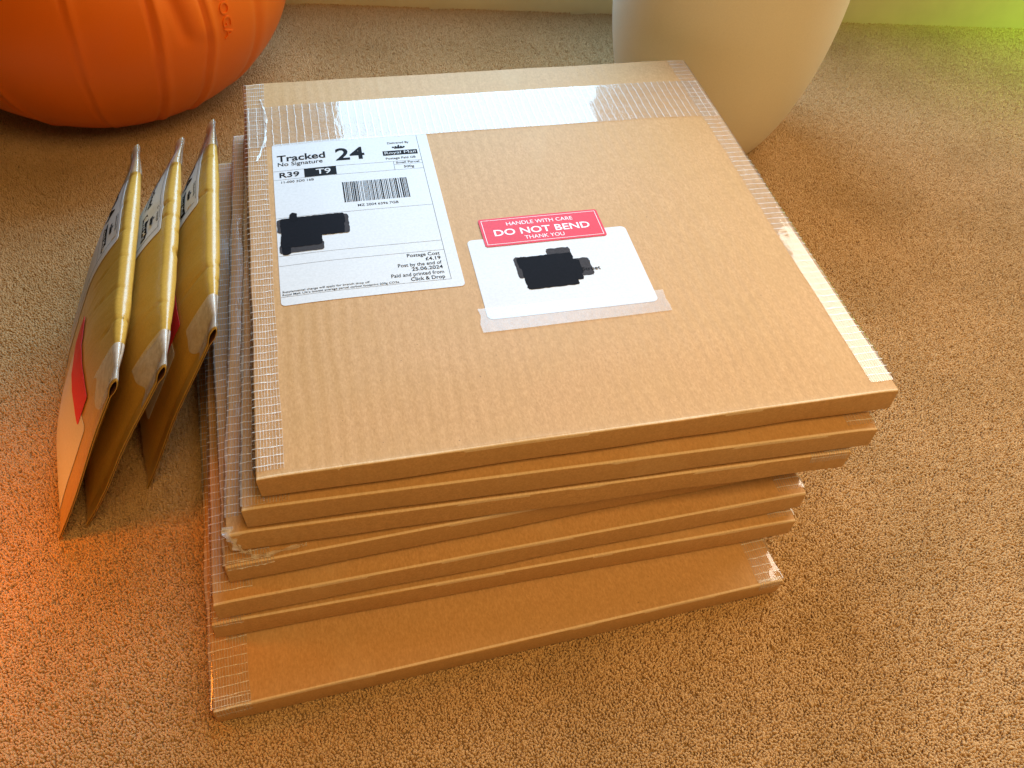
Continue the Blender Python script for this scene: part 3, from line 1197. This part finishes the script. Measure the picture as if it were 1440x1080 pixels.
def make_envelope(bot, tf, tb, seed, label_s, label_t, addr, label, second=False):
    E = Envelope(bot, tf, tb, seed)
    E.build()
    # postage label hugging the back half of the face
    wid = min(101.0, (E.L - label_s) * 0 + 101.0)
    s0 = label_s + 0.101
    s0 = min(s0, E.L - 0.003)
    fn0 = E.map(label_s + 0.101, label_t + 0.140)
    x_min = max(0.0, (label_s + 0.101 - (E.L - 0.002)) * 1000)

    def fn(x, y, lift):
        return fn0(max(x, x_min), y, lift)
    lab = sheet_from_outline('postage_label', rounded_rect(x_min, 2, 101.2, 140.0, 2.6), fn, 0.00045, 4.0, 0.0002, M_LABEL, E.root)
    P, K = Print(), Print()
    if second:
        P.text('Tracked', 34.0, 122.5, 5.4, 30.5, bold=0.022)
        P.text('No Signature', 34.0, 118.0, 3.4, 28.2)
    else:
        P.text('Tracked', 2.8 + x_min, 120.2, 6.4, 30.5, bold=0.022)
        P.text('24', 46.8, 117.0, 12.4, 18.6, bold=0.022)
    P.text('Delivered By', 81.4, 134.6, 2.1, 14.2, align='C')
    for k in range(5):
        x = 77.6 + k * 1.75
        P.poly([(x - 0.9, 128.4), (x + 0.9, 128.4), (x + 0.55, 130.6), (x - 0.55, 130.6)])
    P.rect(78.2, 127.4, 84.4, 128.3)
    P.poly([(80.2, 131.0), (82.4, 131.0), (81.3, 132.8)])
    P.rect(70.2, 118.0, 92.8, 124.0, 4)
    K.text('Royal Mail', 71.4, 119.6, 3.2, 20.2, bold=0.012)
    P.rect(95.4, 8.0, 95.8, 138.0, 4)
    P.rect(x_min + 0.5, 137.4, 95.6, 137.7, 4)
    P.rect(x_min + 0.5, 112.0, 95.6, 112.3, 4)
    P.build('black_lettering', M_INK, lab, fn, 0.00065)
    K.build('logo_lettering', M_LABEL, lab, fn, 0.00085)
    if addr:
        a_s, a_t, w, h = addr
        fa = E.map(a_s + w / 1000, a_t + h / 1000)
        sheet_from_outline('address_label', rounded_rect(0, 0, w, h, 3.0), fa, 0.00042, 4.0, 0.0002, M_LABEL, E.root)
        fr = E.map(a_s + 0.004 + 0.064, a_t + 0.009)
        sheet_from_outline('red_sticker', rounded_rect(0, 0, 60.0, 25.0, 1.5), fr, 0.00075, 4.0, 0.0002, M_RED, E.root)
    E.wrap('clear_tape', M_ENVTAPE, 0.0015, 0.026, 0.034, 0.0004, 0.012, 1.6)
    E.wrap('clear_tape', M_CLEAR, E.L - 0.030, E.L - 0.0015, 0.035, 0.0009, 0.02, 0.4)
    # long tape down the sealed front end
    E.root['label'] = label
    E.root['category'] = 'envelope'
    E.root['group'] = 'padded envelopes leaning on the stack'
    return E


make_envelope((-0.132, 0.070, 0.0035), (-0.064, 0.067, 0.136), (-0.065, 0.268, 0.136), 1.7, 0.112, 0.006, (0.016, 0.060, 66, 82),
              'gold padded envelope farthest from the box stack, outermost of the three')
make_envelope((-0.119, 0.076, 0.0035), (-0.042, 0.073, 0.136), (-0.041, 0.275, 0.136), 5.2, 0.110, 0.006, None,
              'gold padded envelope in the middle, between two other envelopes', second=True)
make_envelope((-0.086, 0.095, 0.0035), (-0.018, 0.096, 0.136), (-0.020, 0.292, 0.136), 9.4, 0.114, 0.010, (0.026, 0.052, 66, 62),
              'gold padded envelope leaning directly against the box stack')


# ------------------------------------------------------------------ orange ball
CAMP = Vector((0.049, -0.23386, 0.46096))


class Ball:
    C = Vector((-0.1314, 0.5862, 0.118))
    A, B = 0.1689, 0.128
    creases = [  # (azimuth, elevation) poly-lines, metres of half width, depth
    ]


def ball_mesh():
    C, A, B = Ball.C, Ball.A, Ball.B
    na, ne = 420, 170

    def crease(az, el):
        d = 0.0
        for line, wd, dp in BALL_LINES:
            # signed offset from the crease in azimuth at this elevation
            els = [p[1] for p in line]
            azs = [p[0] for p in line]
            if el < els[0] or el > els[-1]:
                continue
            a = float(np.interp(el, els, azs))
            x = (az - a) * A * math.cos(el)
            f = sstep(els[0], els[0] + 0.12, el) * (1 - sstep(els[-1] - 0.10, els[-1], el))
            d += f * (-dp * math.exp(-(x / wd) ** 2) + 0.7 * dp * math.exp(-((x - 2.6 * wd) / (2.0 * wd)) ** 2))
        return d

    verts, faces = [], []
    for j in range(ne + 1):
        el = -math.pi / 2 + math.pi * j / ne
        for i in range(na):
            az = -math.pi + 2 * math.pi * i / na
            dr = crease(az, el) + 0.0016 * n3(az * 1.6, el * 1.4, 2.0)
            # folded rim just above the floor
            dr += -0.0022 * math.exp(-((el + 1.00) / 0.035) ** 2) + 0.0012 * math.exp(-((el + 1.10) / 0.06) ** 2)
            x = (A + dr) * math.cos(el) * math.cos(az)
            y = (A + dr) * math.cos(el) * math.sin(az)
            z = (B + dr) * math.sin(el)
            z = max(z, -C.z + 0.0015)
            verts.append((x, y, z + C.z))
    for j in range(ne):
        for i in range(na):
            a, b = j * na + i, j * na + (i + 1) % na
            faces.append((a, b, b + na, a + na))
    return mesh('rubber_shell', verts, faces)


# creases as (azimuth, elevation) from the floor upwards
BALL_LINES = []


def add_line(pts, wd, dp):
    BALL_LINES.append((sorted(pts, key=lambda p: p[1]), wd, dp))


BALL_PTS = {
    'first': ([(-1.528, 0.9), (-1.528, 0.308), (-1.53, 0.081), (-1.536, -0.097), (-1.571, -0.95)], 0.0016, 0.0013),
    'second': ([(-1.17, 0.9), (-1.17, 0.25), (-1.178, 0.052), (-1.196, -0.182), (-1.196, -0.371), (-1.217, -0.95)], 0.0018, 0.0022),
    'third': ([(-0.928, 0.9), (-0.928, 0.172), (-0.928, -0.095), (-0.95, -0.305), (-0.948, -0.95)], 0.0018, 0.0022),
    'soft': ([(-1.09, 0.9), (-1.067, 0.221), (-1.053, 0.095), (-1.031, -0.10)], 0.0050, 0.0022),
    'fourth': ([(-2.0, 0.9), (-2.0, 0.0), (-1.98, -0.9)], 0.0018, 0.0018),
    'fifth': ([(-0.62, 0.9), (-0.60, 0.1), (-0.60, -0.9)], 0.004, 0.0012),
}
for nm, (pts, wd, dp) in BALL_PTS.items():
    add_line(pts, wd, dp)

ball_root = empty('exercise_ball', (Ball.C.x, Ball.C.y, 0.0))
ball_root['label'] = 'orange rubber exercise ball with folds and raised lettering, behind the envelopes'
ball_root['category'] = 'ball'
obj('rubber_shell', ball_mesh(), M_BALL, ball_root)


def ball_text():
    A, B, C = Ball.A, Ball.B, Ball.C
    az0, el0 = BALL_TEXT
    P = Print()
    P.text('YOGA', 0, 1.0, 8.8, 43.0, bold=-0.005)
    vs_, fs = P.v, P.f
    verts, faces = [], []
    n = len(vs_)

    def onball(x, y, lift):
        # reading direction runs down the ball, letter tops point to its right-hand edge
        el = el0 - (x - 43.0) / 1000 / 0.145
        az = az0 + (y / 1000) / (A * math.cos(el))
        return Vector(((A + lift) * math.cos(el) * math.cos(az), (A + lift) * math.cos(el) * math.sin(az), (B + lift) * math.sin(el) + C.z))
    for x, y in vs_:
        verts.append(onball(x, y, 0.0011))
    for x, y in vs_:
        verts.append(onball(x, y, -0.002))
    edges = {}
    for f in fs:
        faces.append(f)
        for a, b in zip(f, f[1:] + f[:1]):
            edges[(a, b)] = edges.get((a, b), 0) + 1
    for (a, b) in edges:
        if (b, a) not in edges:
            faces.append((b, a, a + n, b + n))
    obj('raised_lettering', mesh('raised_lettering', verts, faces, False), M_BALL, ball_root)


BALL_TEXT = (-1.0, 0.1)
BALL_TEXT = (-0.845, -0.115)
ball_text()


# ------------------------------------------------------------------ cream plant pot
def build_pot():
    cx, cy = 0.4068, 0.4398
    a, b, zc = 0.0994, 0.1952, 0.1552
    prof = [(0.0, 0.0015)]
    for z in np.linspace(0.0015, zc, 40):
        prof.append((a * math.sqrt(1 - ((z - zc) / b) ** 2), z))
    prof[1] = (prof[1][0] - 0.002, prof[1][1])
    for z in np.linspace(zc, 0.255, 12)[1:]:
        prof.append((a + 0.0005 * math.sin((z - zc) * 14), z))
    prof += [(a - 0.001, 0.259), (a - 0.005, 0.261), (a - 0.009, 0.259), (a - 0.011, 0.250), (a - 0.012, 0.12), (a - 0.04, 0.05), (0, 0.045)]
    n = 128
    verts, faces = [], []
    for r, z in prof:
        for i in range(n):
            t = 2 * math.pi * i / n
            rr = max(r, 1e-5) * (1 + 0.002 * math.sin(2 * t + 1))
            verts.append((rr * math.cos(t), rr * math.sin(t), z))
    for j in range(len(prof) - 1):
        for i in range(n):
            p, q = j * n + i, j * n + (i + 1) % n
            faces.append((p, q, q + n, p + n))
    root = obj('plant_pot', mesh('plant_pot', verts, faces), M_POT)
    root.location = (cx, cy, 0)
    root['label'] = 'smooth cream rounded plant pot standing behind the box stack'
    root['category'] = 'plant pot'


build_pot()
